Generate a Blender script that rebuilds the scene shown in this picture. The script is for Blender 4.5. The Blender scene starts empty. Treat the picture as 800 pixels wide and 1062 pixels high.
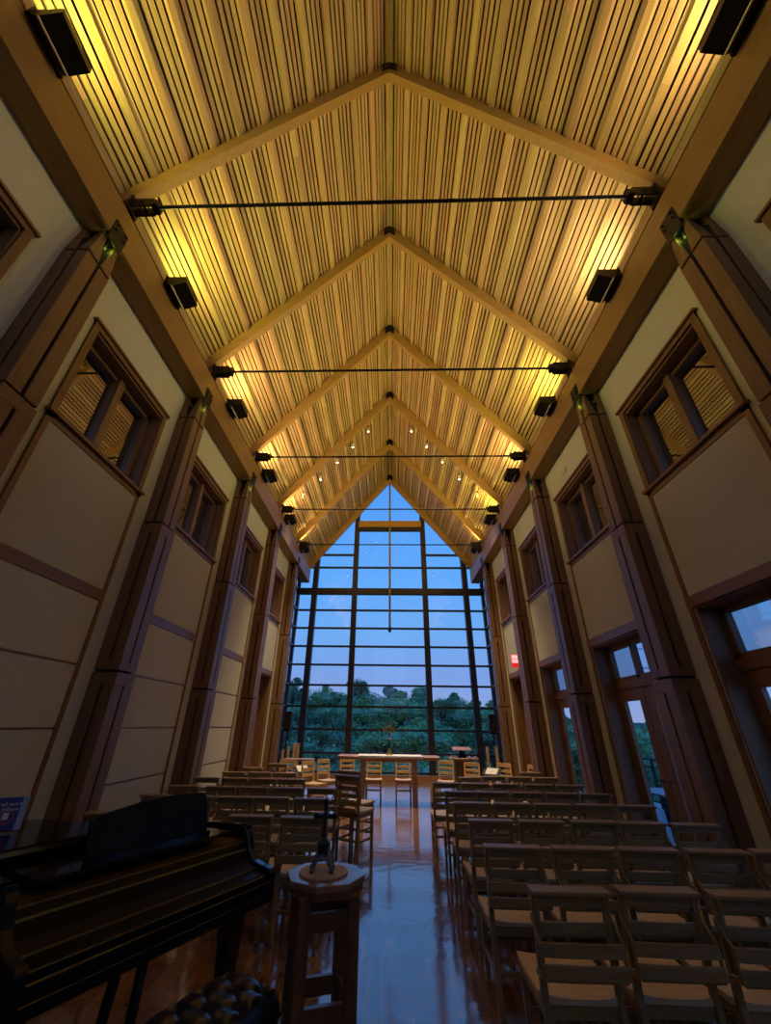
import bpy, bmesh, math, random
from mathutils import Vector, Matrix
random.seed(7)
scene = bpy.context.scene
C = scene.collection
PI = math.pi

# ------------------------------------------------------------------ helpers
class MB:
    def __init__(self): self.v = []; self.f = []
    def poly(self, pts, faces):
        n = len(self.v); self.v += [tuple(p) for p in pts]
        self.f += [tuple(i + n for i in f) for f in faces]; return self
    def box(self, x0, x1, y0, y1, z0, z1):
        if x0 > x1: x0, x1 = x1, x0
        if y0 > y1: y0, y1 = y1, y0
        if z0 > z1: z0, z1 = z1, z0
        return self.poly([(x0,y0,z0),(x1,y0,z0),(x1,y1,z0),(x0,y1,z0),(x0,y0,z1),(x1,y0,z1),(x1,y1,z1),(x0,y1,z1)],
            [(0,3,2,1),(4,5,6,7),(0,1,5,4),(1,2,6,5),(2,3,7,6),(3,0,4,7)])
    def frustum(self, a, b):   # a, b = (x0,x1,y0,y1,z)
        p = []
        for x0,x1,y0,y1,z in (a, b):
            p += [(x0,y0,z),(x1,y0,z),(x1,y1,z),(x0,y1,z)]
        return self.poly(p, [(0,3,2,1),(4,5,6,7),(0,1,5,4),(1,2,6,5),(2,3,7,6),(3,0,4,7)])
    def bar(self, p, q, w, h, up=(0,0,1), w2=None, h2=None):
        p, q = Vector(p), Vector(q); d = (q - p).normalized(); up = Vector(up)
        if abs(d.dot(up)) > .98: up = Vector((0,1,0))
        s = d.cross(up).normalized(); u = s.cross(d).normalized()
        w2 = w if w2 is None else w2; h2 = h if h2 is None else h2
        pts = []
        for c, ww, hh in ((p, w, h), (q, w2, h2)):
            pts += [c - s*ww/2 - u*hh/2, c + s*ww/2 - u*hh/2, c + s*ww/2 + u*hh/2, c - s*ww/2 + u*hh/2]
        return self.poly(pts, [(3,2,1,0),(4,5,6,7),(0,1,5,4),(1,2,6,5),(2,3,7,6),(3,0,4,7)])
    def tube(self, pts, r, n=10, r2=None):
        pts = [Vector(p) for p in pts]; base = len(self.v); m = len(pts)
        for i, p in enumerate(pts):
            d = (pts[min(i+1, m-1)] - pts[max(i-1, 0)]).normalized()
            a = Vector((0,0,1)) if abs(d.z) < .9 else Vector((1,0,0))
            s = d.cross(a).normalized(); u = s.cross(d)
            rr = r if r2 is None else r + (r2 - r)*i/max(1, m-1)
            for k in range(n):
                t = 2*PI*k/n; self.v.append(tuple(p + s*math.cos(t)*rr + u*math.sin(t)*rr))
        for i in range(m-1):
            for k in range(n):
                a = base+i*n+k; b = base+i*n+(k+1) % n
                self.f.append((a, b, b+n, a+n))
        self.f.append(tuple(base+k for k in reversed(range(n))))
        self.f.append(tuple(base+(m-1)*n+k for k in range(n)))
        return self
    def lathe(self, prof, n=20, c=(0,0,0)):   # prof [(r,z)]
        base = len(self.v)
        for r, z in prof:
            for k in range(n):
                t = 2*PI*k/n + PI/n
                self.v.append((c[0]+r*math.cos(t), c[1]+r*math.sin(t), c[2]+z))
        for i in range(len(prof)-1):
            for k in range(n):
                a = base+i*n+k; b = base+i*n+(k+1) % n
                self.f.append((a, b, b+n, a+n))
        self.f.append(tuple(base+k for k in reversed(range(n))))
        self.f.append(tuple(base+(len(prof)-1)*n+k for k in range(n)))
        return self
    def prism(self, poly, axis, a, b):   # poly 2D; axis 'x': (y,z)  'y': (x,z)  'z': (x,y)
        n = len(poly); pts = []
        for t in (a, b):
            for p in poly:
                pts.append((t, p[0], p[1]) if axis == 'x' else (p[0], t, p[1]) if axis == 'y' else (p[0], p[1], t))
        fs = [tuple(range(n))[::-1], tuple(range(n, 2*n))] + [(i, (i+1) % n, (i+1) % n+n, i+n) for i in range(n)]
        return self.poly(pts, fs)
    def mesh(self, name, bevel=0, smooth=False):
        me = bpy.data.meshes.new(name); me.from_pydata(self.v, [], self.f)
        bm = bmesh.new(); bm.from_mesh(me)
        bmesh.ops.recalc_face_normals(bm, faces=bm.faces)
        if bevel: bmesh.ops.bevel(bm, geom=bm.edges[:], offset=bevel, segments=1, affect='EDGES', clamp_overlap=True)
        if smooth:
            for f in bm.faces: f.smooth = True
        bm.to_mesh(me); bm.free()
        if smooth:
            try: me.set_sharp_from_angle(angle=math.radians(40))
            except Exception: pass
        return me

def obj(name, mb, m, parent=None, bevel=0, smooth=False):
    me = mb.mesh(name, bevel, smooth) if isinstance(mb, MB) else mb
    if m is not None and not me.materials: me.materials.append(m)
    o = bpy.data.objects.new(name, me); C.objects.link(o)
    if parent: o.parent = parent
    return o
def tag(o, label=None, cat=None, group=None, kind=None):
    if label: o['label'] = label
    if cat: o['category'] = cat
    if group: o['group'] = group
    if kind: o['kind'] = kind
    return o
def thing(name, label, cat, loc=(0,0,0), rz=0, group=None, kind=None):
    o = bpy.data.objects.new(name, None); o.empty_display_size = .1; C.objects.link(o)
    o.location = loc; o.rotation_euler = (0,0,rz)
    return tag(o, label, cat, group, kind)
def dup(root, loc, rz, label=None, group=None):
    r = root.copy(); C.objects.link(r); r.location = loc; r.rotation_euler = (0,0,rz)
    if label: r['label'] = label
    if group: r['group'] = group
    for ch in list(root.children):
        c = ch.copy(); C.objects.link(c); c.parent = r
        for g in list(ch.children):
            d = g.copy(); C.objects.link(d); d.parent = c
    return r
def text_mb(s, size, depth=.002):
    cu = bpy.data.curves.new('lettering', 'FONT'); cu.body = s; cu.size = size; cu.extrude = depth
    cu.align_x = 'CENTER'; cu.align_y = 'CENTER'
    t = bpy.data.objects.new('lettering', cu); C.objects.link(t)
    dg = bpy.context.evaluated_depsgraph_get(); dg.update()
    me = bpy.data.meshes.new_from_object(t.evaluated_get(dg)); me.name = 'lettering'
    C.objects.unlink(t); bpy.data.objects.remove(t); me.materials.clear()
    return me

# ------------------------------------------------------------------ materials
def mat(name, col, rough=.5, metal=0, emit=None, es=0, ior=None, coat=0):
    m = bpy.data.materials.new(name); m.use_nodes = True
    b = m.node_tree.nodes['Principled BSDF']
    nt = m.node_tree
    nz = nt.nodes.new('ShaderNodeTexNoise'); nz.inputs['Scale'].default_value = 14; nz.inputs['Detail'].default_value = 3
    tc = nt.nodes.new('ShaderNodeTexCoord'); nt.links.new(tc.outputs['Object'], nz.inputs['Vector'])
    mx = nt.nodes.new('ShaderNodeMix'); mx.data_type = 'RGBA'
    mx.inputs['A'].default_value = tuple(c*.92 for c in col) + (1,); mx.inputs['B'].default_value = tuple(min(1, c*1.06) for c in col) + (1,)
    nt.links.new(nz.outputs['Fac'], mx.inputs['Factor']); nt.links.new(mx.outputs['Result'], b.inputs['Base Color'])
    b.inputs['Roughness'].default_value = rough; b.inputs['Metallic'].default_value = metal
    if ior: b.inputs['IOR'].default_value = ior
    if coat: b.inputs['Coat Weight'].default_value = coat; b.inputs['Coat Roughness'].default_value = .06
    if emit: b.inputs['Emission Color'].default_value = emit + (1,); b.inputs['Emission Strength'].default_value = es
    return m
def wood(name, dark, light, axis='z', rough=.45, island=0.0, scale=1.0, ior=1.5):
    m = bpy.data.materials.new(name); m.use_nodes = True; nt = m.node_tree; N = nt.nodes; L = nt.links
    b = N['Principled BSDF']
    tc = N.new('ShaderNodeTexCoord'); mp = N.new('ShaderNodeMapping'); L.new(tc.outputs['Object'], mp.inputs['Vector'])
    s = [28*scale]*3; s['xyz'.index(axis)] = 1.6*scale
    mp.inputs['Scale'].default_value = s
    nz = N.new('ShaderNodeTexNoise'); nz.inputs['Scale'].default_value = 1; nz.inputs['Detail'].default_value = 5; nz.inputs['Distortion'].default_value = .6
    vec = mp.outputs['Vector']
    geo = N.new('ShaderNodeNewGeometry')
    if island:
        ad = N.new('ShaderNodeVectorMath'); ad.operation = 'ADD'
        ml = N.new('ShaderNodeMath'); ml.operation = 'MULTIPLY'; ml.inputs[1].default_value = 97
        L.new(geo.outputs['Random Per Island'], ml.inputs[0]); L.new(vec, ad.inputs[0]); L.new(ml.outputs[0], ad.inputs[1])
        vec = ad.outputs[0]
    L.new(vec, nz.inputs['Vector'])
    rp = N.new('ShaderNodeValToRGB'); rp.color_ramp.elements[0].position = .3; rp.color_ramp.elements[1].position = .72
    rp.color_ramp.elements[0].color = dark + (1,); rp.color_ramp.elements[1].color = light + (1,)
    L.new(nz.outputs['Fac'], rp.inputs['Fac']); out = rp.outputs['Color']
    if island:
        hs = N.new('ShaderNodeHueSaturation'); L.new(out, hs.inputs['Color'])
        mr = N.new('ShaderNodeMapRange'); mr.inputs['To Min'].default_value = 1-island; mr.inputs['To Max'].default_value = 1+island*.8
        L.new(geo.outputs['Random Per Island'], mr.inputs['Value']); L.new(mr.outputs['Result'], hs.inputs['Value'])
        m2 = N.new('ShaderNodeMath'); m2.operation = 'MULTIPLY'; m2.inputs[1].default_value = 7.31
        m3 = N.new('ShaderNodeMath'); m3.operation = 'FRACT'; L.new(geo.outputs['Random Per Island'], m2.inputs[0]); L.new(m2.outputs[0], m3.inputs[0])
        mh = N.new('ShaderNodeMapRange'); mh.inputs['To Min'].default_value = .484; mh.inputs['To Max'].default_value = .52
        L.new(m3.outputs[0], mh.inputs['Value']); L.new(mh.outputs['Result'], hs.inputs['Hue'])
        out = hs.outputs['Color']
    L.new(out, b.inputs['Base Color'])
    b.inputs['Roughness'].default_value = rough; b.inputs['IOR'].default_value = ior
    return m
def glass(name, tint, refl, base=0.0):
    m = bpy.data.materials.new(name); m.use_nodes = True; nt = m.node_tree; N = nt.nodes; L = nt.links
    N.remove(N['Principled BSDF'])
    t = N.new('ShaderNodeBsdfTransparent'); t.inputs['Color'].default_value = tint + (1,)
    g = N.new('ShaderNodeBsdfGlossy'); g.inputs['Roughness'].default_value = .005; g.inputs['Color'].default_value = (1,1,1,1)
    fr = N.new('ShaderNodeLayerWeight'); fr.inputs['Blend'].default_value = .5
    pw = N.new('ShaderNodeMath'); pw.operation = 'POWER'; pw.inputs[1].default_value = 5; L.new(fr.outputs['Facing'], pw.inputs[0])
    ml = N.new('ShaderNodeMath'); ml.operation = 'MULTIPLY_ADD'; ml.inputs[1].default_value = refl; ml.inputs[2].default_value = base; ml.use_clamp = True
    nz = N.new('ShaderNodeTexNoise'); nz.inputs['Scale'].default_value = 1.2; nz.inputs['Detail'].default_value = 1
    bp = N.new('ShaderNodeBump'); bp.inputs['Strength'].default_value = .02; bp.inputs['Distance'].default_value = .03
    L.new(nz.outputs['Fac'], bp.inputs['Height']); L.new(bp.outputs['Normal'], g.inputs['Normal'])
    mx = N.new('ShaderNodeMixShader'); L.new(pw.outputs[0], ml.inputs[0]); L.new(ml.outputs[0], mx.inputs[0])
    L.new(t.outputs[0], mx.inputs[1]); L.new(g.outputs[0], mx.inputs[2])
    L.new(mx.outputs[0], N['Material Output'].inputs['Surface'])
    return m

M = {}
M['oak'] = wood('chair oak', (.18,.112,.038), (.29,.20,.075), 'z', .5)
M['oak_x'] = wood('chair oak rails', (.18,.112,.038), (.29,.20,.075), 'x', .5)
M['seat'] = wood('woven seat', (.48,.35,.18), (.64,.50,.29), 'x', .6, scale=2)
M['altar_oak'] = wood('altar chair oak', (.50,.31,.12), (.68,.46,.20), 'z', .45)
M['altar_oak_x'] = wood('altar chair rails', (.50,.31,.12), (.68,.46,.20), 'x', .45)
M['dark_oak'] = wood('column timber', (.135,.062,.023), (.205,.102,.04), 'z', .5)
M['dark_oak_y'] = wood('trim timber', (.14,.06,.022), (.22,.10,.04), 'y', .45)
M['glulam_y'] = wood('eave beam timber', (.20,.10,.03), (.28,.155,.05), 'y', .45)
M['glulam_x'] = wood('rafter timber', (.30,.16,.033), (.37,.215,.047), 'x', .5, scale=.7)
M['slat'] = wood('ceiling slats', (.40,.245,.085), (.58,.39,.15), 'y', .55, island=.17)
M['altar'] = wood('altar timber', (.26,.12,.045), (.40,.20,.08), 'x', .35)
M['stand'] = wood('pedestal timber', (.085,.036,.014), (.15,.068,.026), 'z', .35)
M['stand_top'] = wood('pedestal top timber', (.16,.08,.04), (.26,.14,.075), 'x', .25)
M['cork'] = mat('cork', (.36,.24,.13), .8)
M['black'] = mat('black steel', (.006,.006,.006), .5)
M['black'].node_tree.nodes['Principled BSDF'].inputs['Specular IOR Level'].default_value = .2
M['gap_shade'] = mat('painted gap shade', (.006,.005,.004), .9)  # near-black colour stands in for shade in slat gaps and column grooves
M['plaster'] = mat('cream plaster', (.57,.565,.45), .85)
M['panel'] = mat('fabric wall panel', (.49,.47,.35), .9)
M['bronze'] = mat('dark bronze frame', (.028,.02,.015), .45)
M['piano'] = mat('black piano lacquer', (.005,.005,.006), .12)
M['piano_satin'] = mat('black piano satin', (.004,.004,.005), .4); M['piano_satin'].node_tree.nodes['Principled BSDF'].inputs['Specular IOR Level'].default_value = .2
M['fall'] = mat('black fallboard', (.004,.004,.004), .35); M['fall'].node_tree.nodes['Principled BSDF'].inputs['Specular IOR Level'].default_value = .05
M['brass'] = mat('brass', (.55,.36,.10), .32, 1)
M['iron'] = mat('gold painted piano plate', (.20,.12,.035), .4, .6)
M['leather'] = mat('black leather', (.016,.015,.016), .28)
M['leather'].node_tree.nodes['Principled BSDF'].inputs['Specular IOR Level'].default_value = .3
M['gold'] = mat('gilded metal', (.80,.45,.10), .38, .75)
M['darkmetal'] = mat('dark pewter', (.03,.032,.036), .38, .8)
M['pewter'] = mat('worn silver', (.13,.125,.11), .4, .7)
M['white'] = mat('white linen', (.72,.75,.88), .8)
M['paper'] = mat('white paper', (.75,.75,.75), .8)
M['blue'] = mat('blue print', (.035,.06,.22), .5)
M['redprint'] = mat('red print', (.30,.06,.07), .5)
M['grey'] = mat('black speaker grille', (.006,.006,.006), .8)
M['grey'].node_tree.nodes['Principled BSDF'].inputs['Specular IOR Level'].default_value = .1
M['chrome'] = mat('steel', (.45,.45,.45), .3, 1)
M['sign'] = mat('lit sign face', (.9,.55,.55), .5, emit=(1,.42,.42), es=1.2)
M['red'] = mat('red lettering', (.5,.01,.01), .5, emit=(1,.02,.02), es=.6)
M['deck'] = mat('grey deck', (.11,.14,.20), .5)
M['ground'] = mat('dark ground cover', (.02,.04,.025), .95)
M['hill'] = mat('wooded hillside', (.06,.12,.085), .95)
M['trunk'] = mat('bark', (.05,.035,.025), .9)
M['lamp'] = mat('lamp glass', (.9,.8,.6), .4, emit=(1,.78,.45), es=30)
M['glass'] = glass('gable glass', (.95,.97,.99), .95, .068)
M['glass_side'] = glass('side window glass', (.45,.52,.58), .9, .27)
def leafmat(name, a, b):
    m = bpy.data.materials.new(name); m.use_nodes = True; nt = m.node_tree; N = nt.nodes; L = nt.links
    bs = N['Principled BSDF']; bs.inputs['Roughness'].default_value = .6
    g = N.new('ShaderNodeNewGeometry'); rp = N.new('ShaderNodeValToRGB')
    rp.color_ramp.elements[0].color = a + (1,); rp.color_ramp.elements[1].color = b + (1,)
    L.new(g.outputs['Random Per Island'], rp.inputs['Fac']); L.new(rp.outputs['Color'], bs.inputs['Base Color'])
    return m
M['leaf0'] = leafmat('leaves blue green', (.055,.16,.085), (.22,.48,.23))
M['leaf1'] = leafmat('leaves mid green', (.065,.21,.075), (.28,.55,.19))
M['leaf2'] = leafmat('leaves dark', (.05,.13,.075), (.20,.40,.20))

def floormat():
    m = bpy.data.materials.new('polished floor'); m.use_nodes = True; nt = m.node_tree; N = nt.nodes; L = nt.links
    b = N['Principled BSDF']
    tc = N.new('ShaderNodeTexCoord'); mp = N.new('ShaderNodeMapping'); L.new(tc.outputs['Object'], mp.inputs['Vector'])
    mp.inputs['Rotation'].default_value = (0,0,PI/2)
    br = N.new('ShaderNodeTexBrick'); L.new(mp.outputs['Vector'], br.inputs['Vector'])
    br.inputs['Scale'].default_value = 1; br.inputs['Brick Width'].default_value = 1.1; br.inputs['Row Height'].default_value = .058
    br.inputs['Mortar Size'].default_value = .0016; br.inputs['Color1'].default_value = (.19,.085,.03,1); br.inputs['Color2'].default_value = (.28,.14,.055,1)
    br.inputs['Mortar'].default_value = (.07,.03,.012,1); br.offset = .37
    m2 = N.new('ShaderNodeMapping'); L.new(tc.outputs['Object'], m2.inputs['Vector']); m2.inputs['Scale'].default_value = (40,1.5,1)
    nz = N.new('ShaderNodeTexNoise'); L.new(m2.outputs['Vector'], nz.inputs['Vector']); nz.inputs['Scale'].default_value = 1; nz.inputs['Detail'].default_value = 4
    mx = N.new('ShaderNodeMix'); mx.data_type = 'RGBA'; mx.blend_type = 'MULTIPLY'; mx.inputs['Factor'].default_value = .45
    L.new(br.outputs['Color'], mx.inputs['A']); L.new(nz.outputs['Color'], mx.inputs['B']); L.new(mx.outputs['Result'], b.inputs['Base Color'])
    b.inputs['Roughness'].default_value = .10; b.inputs['IOR'].default_value = 2.1
    n3 = N.new('ShaderNodeTexNoise'); m3 = N.new('ShaderNodeMapping'); L.new(tc.outputs['Object'], m3.inputs['Vector']); m3.inputs['Scale'].default_value = (5,6.5,1)
    L.new(m3.outputs['Vector'], n3.inputs['Vector']); n3.inputs['Scale'].default_value = 1; n3.inputs['Detail'].default_value = 2
    bp = N.new('ShaderNodeBump'); bp.inputs['Strength'].default_value = .10; bp.inputs['Distance'].default_value = .022
    L.new(n3.outputs['Fac'], bp.inputs['Height']); L.new(bp.outputs['Normal'], b.inputs['Normal'])
    return m
M['floor'] = floormat()

# ------------------------------------------------------------------ dimensions (metres)
BAY = [2.544 + 2.683*i for i in range(-1, 6)]        # bay -1 .. 5
def B(i): return BAY[i+1]
XC, XW, XO = 3.35, 3.653, 4.0
YB, YG = -4.2, 16.2
RID, SL = 12.66, 1.33                                 # slat plane z = RID - SL*|x|
ORD = ['nearest the camera', 'second from the camera', 'third from the camera', 'fourth from the camera', 'last before the glass wall']

# ------------------------------------------------------------------ floor, ground, deck
tag(obj('floor', MB().box(-XO, XO, YB, YG+.25, -.12, 0), M['floor']), 'polished narrow-board wood floor of the chapel', 'floor', kind='structure')
gm = MB(); gm.box(-240, 240, -40, 330, -14.2, -14.0)
tag(obj('ground', gm, M['ground']), 'dark wooded ground below the building', 'ground', kind='structure')
hl = MB(); hp = [(-170,9),(-120,12),(-80,10.5),(-50,11.5),(-25,9.5),(0,9.5),(22,7.5),(45,5.0),(80,4.5),(130,4.0),(190,4.5)]
hn = len(hp)
hv = [(x, 128 - abs(x)*.25, z-1.5) for x, z in hp] + [(x*.9, 100 - abs(x)*.25, -14) for x, z in hp] + [(x*1.1, 190, -14) for x, z in hp]
hl.poly(hv, [(i,i+1,hn+i+1,hn+i) for i in range(hn-1)] + [(i,2*hn+i,2*hn+i+1,i+1) for i in range(hn-1)])
tag(obj('hills', hl, M['hill'], smooth=True), 'dark green wooded ridge on the horizon', 'hill', kind='structure')
tag(obj('deck', MB().box(XO, 7.1, -2, 15.4, -.25, -.06), M['deck']), 'bluish grey terrace floor outside the right doors', 'terrace', kind='structure')

# ------------------------------------------------------------------ ceiling
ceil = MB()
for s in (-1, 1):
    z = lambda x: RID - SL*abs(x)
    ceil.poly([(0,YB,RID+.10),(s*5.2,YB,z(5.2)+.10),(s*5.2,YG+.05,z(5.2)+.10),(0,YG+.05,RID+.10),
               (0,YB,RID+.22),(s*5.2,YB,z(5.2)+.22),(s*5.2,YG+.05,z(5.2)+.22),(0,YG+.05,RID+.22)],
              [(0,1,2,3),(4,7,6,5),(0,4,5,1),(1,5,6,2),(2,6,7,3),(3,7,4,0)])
co = obj('ceiling', ceil, M['gap_shade']); tag(co, 'steep gabled ceiling of golden wood slats', 'ceiling', kind='structure')
L_SL = math.sqrt(1+SL*SL)
for s in (-1, 1):
    ux, uz = s/L_SL, -SL/L_SL            # down the slope
    nx, nz = -s*SL/L_SL, -1/L_SL         # into the room
    mb = MB(); pb = MB()
    t = .05; k = 0; total = 3.98*L_SL
    while t < total:
        purlin = (k % 5 == 0)
        w, gap, dep = (.092, .032, .085) if purlin else (.066, .036, .030)
        y = YB + random.uniform(0, 1.5); ys = YB
        while ys < YG - .02:
            ye = min(YG - .02, ys + random.uniform(3, 6.5))
            if YG - ye < .7: ye = YG - .02
            pts = []
            jit = random.uniform(-.004, .004)
            for yy in (ys, ye - .002):
                for (tt, d) in ((t, dep-.030-(.05 if purlin else .016)), (t+w, dep-.030-(.05 if purlin else .016)), (t+w, dep-.022+jit), (t, dep-.022+jit)):
                    pts.append((ux*tt + nx*d, yy, RID + uz*tt + nz*d))
            (pb if purlin else mb).poly(pts, [(0,1,2,3),(7,6,5,4),(0,4,5,1),(1,5,6,2),(2,6,7,3),(3,7,4,0)])
            ys = ye
        t += w + gap; k += 1
    obj('slat_cladding', mb, M['slat'], co)
    obj('batten_strips', pb, M['slat'], co)

# ------------------------------------------------------------------ walls with openings
WN, WF = .505, 2.232                   # casing extent inside each bay
OPN, OPF = WN+.075, WF-.075
WZ0, WZ1 = 4.62, 5.99
DZ = 2.97
def side_wall(s, doors):
    mb = MB(); xs = sorted((s*XW, s*XO))
    def seg(y0, y1, z0, z1): mb.box(xs[0], xs[1], y0, y1, z0, z1)
    Y0 = YB
    for i in range(-1, 4):
        a, b = B(i)+OPN, B(i)+OPF
        seg(Y0, a, -.1, 7.25)
        seg(a, b, WZ1, 7.25)
        if i in doors: seg(a, b, DZ, WZ0)
        else: seg(a, b, -.1, WZ0)
        Y0 = b
    seg(Y0, B(4)+.17, -.1, 7.25)
    return mb
RD = (-1, 0, 1, 2, 3); LD = (3,)
tag(obj('wall_left', side_wall(-1, LD), M['plaster']), 'cream plaster wall on the left with high windows and panels', 'wall', kind='structure')
tag(obj('wall_right', side_wall(1, RD), M['plaster']), 'cream plaster wall on the right with glazed doors', 'wall', kind='structure')
bw = MB()
for x0, x1, z0, z1 in ((-XO,-1.5,-.1,7.2),(1.5,XO,-.1,7.2),(-1.5,1.5,-.1,2.6),(-XO+.0,-1.5,7.2,7.25)):
    bw.box(x0, x1, YB-.3, YB, z0, z1)
bw.prism([(-3.95,7.2),(-1.5,7.2),(-1.5,10.55)], 'y', YB-.3, YB); bw.prism([(1.5,7.2),(3.95,7.2),(1.5,10.55)], 'y', YB-.3, YB)
tag(obj('wall_back', bw, M['plaster']), 'cream plaster wall behind the viewer', 'wall', kind='structure')
wb = thing('window_12', 'tall gable window behind the viewer', 'window', (0, YB-.15, 0), kind='structure')
fr = MB()
for x in (-1.45, -.5, .5, 1.45): fr.box(x-.04, x+.04, -.05, .05, 2.6, RID-SL*abs(x)-.05)
for z in (2.65, 3.9, 5.2, 6.5, 7.8, 9.1, 10.4): fr.box(-1.45, 1.45, -.04, .04, z-.04, z+.04)
obj('frame', fr, M['bronze'], wb)
obj('pane', MB().poly([(-1.45,0,2.6),(1.45,0,2.6),(1.45,0,10.6),(0,0,12.5),(-1.45,0,10.6)], [(0,1,2,3,4)]), glass('tinted back glass', (.75,.78,.8), .9, .08), wb)

# ------------------------------------------------------------------ high windows, panels, doors of each bay
BAYN = {-1:'beside the viewer', 0:'between the first and second columns', 1:'between the second and third columns', 2:'between the third and fourth columns', 3:'nearest the glass wall'}
wn = [1]; dn = [0]
def hi_window(s, i):
    side = 'left' if s < 0 else 'right'
    y0, y1 = B(i)+WN, B(i)+WF
    t = thing('window_%d' % wn[0], 'wood-cased high window on the %s wall %s' % (side, BAYN[i]), 'window', (s*XW, B(i)+1.3685, WZ0), kind='structure'); wn[0] += 1
    h = (WF-WN)/2; o = -WZ0
    def bx(mb, d0, d1, a, b, z0, z1): mb.box(s*d0, s*d1, a, b, z0+o, z1+o)   # d = distance outward from wall face
    c = MB()
    bx(c, -.03, .0, -h, -h+.085, 4.534, 6.08); bx(c, -.03, .0, h-.085, h, 4.534, 6.08); bx(c, -.032, .0, -h, h, 5.985, 6.08)
    obj('casing', c, M['dark_oak'], t)
    c = MB(); bx(c, -.06, 0, -h-.03, h+.03, 6.06, 6.095); obj('head_cap', c, M['dark_oak_y'], t)
    c = MB(); bx(c, -.075, .2, -h-.03, h+.03, 4.585, 4.625); bx(c, -.03, 0, -h, h, 4.534, 4.585); obj('sill', c, M['dark_oak_y'], t)
    a = h-.077
    c = MB()
    bx(c, 0, .34, -a, -a+.025, 4.625, 5.985); bx(c, 0, .34, a-.025, a, 4.625, 5.985); bx(c, 0, .34, -a, a, 5.95, 5.985)
    obj('reveal_lining', c, M['dark_oak'], t)
    c = MB()
    for y in (-a+.02, a-.09): bx(c, .16, .25, y, y+.07, 4.64, 5.95)
    bx(c, .16, .25, -a, a, 5.88, 5.95); bx(c, .16, .25, -a, a, 4.625, 4.69)
    bx(c, .12, .25, -.055, .055, 4.64, 5.95)
    obj('sash_frame', c, M['dark_oak'], t)
    g = MB(); x = s*.21
    for p, q in ((-a+.09, -.055), (.055, a-.09)):
        g.poly([(x,p,4.69+o),(x,q,4.69+o),(x,q,5.88+o),(x,p,5.88+o)], [(0,1,2,3)])
    obj('pane', g, M['glass_side'], t)
def wall_panel(s, i, joints, zbot):
    side = 'left' if s < 0 else 'right'
    h = (WF-WN)/2
    t = thing('wall_panel', 'cream panelling in a wood frame on the %s wall %s' % (side, BAYN[i]), 'wall panel', (s*XW, B(i)+1.3685, zbot), group='framed panels on the %s wall' % side)
    f = MB(); x0, x1 = s*-.03, s*.0
    top = 4.534
    f.box(x0, x1, -h, -h+.06, 0, top-zbot); f.box(x0, x1, h-.06, h, 0, top-zbot)
    f.box(x0, x1, -h+.06, h-.06, top-zbot-.03, top-zbot)
    edges = [top-.03]
    for z, w in joints:
        f.box(s*(-.03 if w > .05 else -.014), x1, -h+.06, h-.06, z-w/2-zbot, z+w/2-zbot)
        edges += [z+w/2, z-w/2]
    edges.append(zbot)
    obj('frame', f, M['dark_oak_y'], t)
    for k in range(0, len(edges)-1, 2):
        if edges[k]-edges[k+1] > .06:
            obj('panel', MB().box(s*-.02, 0, -h+.066, h-.066, edges[k+1]-zbot+.006, edges[k]-zbot-.006), M['panel'], t)
def door(s, i, glazed):
    side = 'left' if s < 0 else 'right'
    dn[0] += 1
    t = thing('door_%d' % dn[0], '%s wooden door with transom in the %s wall %s' % ('glazed' if glazed else 'dark', side, BAYN[i]), 'door', (s*XW, B(i)+1.3685, 0), kind='structure')
    h = (WF-WN)/2; a = h-.075
    def bx(mb, d0, d1, p, q, z0, z1): mb.box(s*d0, s*d1, p, q, z0, z1)
    c = MB(); bx(c, -.03, 0, -h, -h+.06, 0, 3.08); bx(c, -.03, 0, h-.06, h, 0, 3.08); bx(c, -.035, 0, -h, h, 2.955, 3.085)
    obj('casing', c, M['dark_oak_y'], t)
    c = MB(); bx(c, 0, .34, -a, -a+.03, 0, 2.97); bx(c, 0, .34, a-.03, a, 0, 2.97); bx(c, 0, .34, -a, a, 2.93, 2.97)
    obj('jamb', c, M['dark_oak'], t)
    c = MB(); bx(c, .20, .32, -a, a, 2.24, 2.36); bx(c, .22, .30, -a+.03, -a+.12, 2.36, 2.93); bx(c, .22, .30, a-.12, a-.03, 2.36, 2.93)
    bx(c, .22, .30, -a, a, 2.86, 2.93); bx(c, .22, .30, -.045, .045, 2.36, 2.93); bx(c, .22, .30, -a, a, 2.36, 2.42)
    obj('transom_frame', c, M['dark_oak'], t)
    if glazed:
        g = MB(); x = s*.26
        for p, q in ((-a+.12, -.045), (.045, a-.12)):
            g.poly([(x,p,2.42),(x,q,2.42),(x,q,2.86),(x,p,2.86)], [(0,1,2,3)])
        obj('transom_pane', g, M['glass_side'], t)
    else:
        c = MB(); bx(c, .24, .27, -a+.1, a-.1, 2.42, 2.86); obj('transom_panel', c, M['dark_oak'], t)
    for p, q in ((-a+.03, -.005), (.005, a-.03)):
        w = .15; w2 = .15 if p > -.1 else .22
        c = MB(); bx(c, .23, .29, p, p+w, 0, 2.235); bx(c, .23, .29, q-w2, q, 0, 2.235)
        bx(c, .23, .29, p+w, q-w2, 2.06, 2.235); bx(c, .23, .29, p+w, q-w2, 0, .26)
        lf = obj('door_leaf', c, M['dark_oak'], t)
        if glazed:
            x = s*.26
            obj('pane', MB().poly([(x,p+w,.26),(x,q-w2,.26),(x,q-w2,2.06),(x,p+w,2.06)], [(0,1,2,3)]), M['glass'], lf)
        else:
            c = MB(); bx(c, .245, .275, p+w, q-w2, .26, 2.06); obj('door_panel', c, M['dark_oak'], lf)
        hy = (-.075 if p < 0 else .075)
        c = MB(); c.tube([(s*.23,hy,1.02),(s*.18,hy,1.02),(s*.18,hy*1.9,1.02)], .012, 8); obj('handle', c, M['bronze'], lf)
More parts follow.
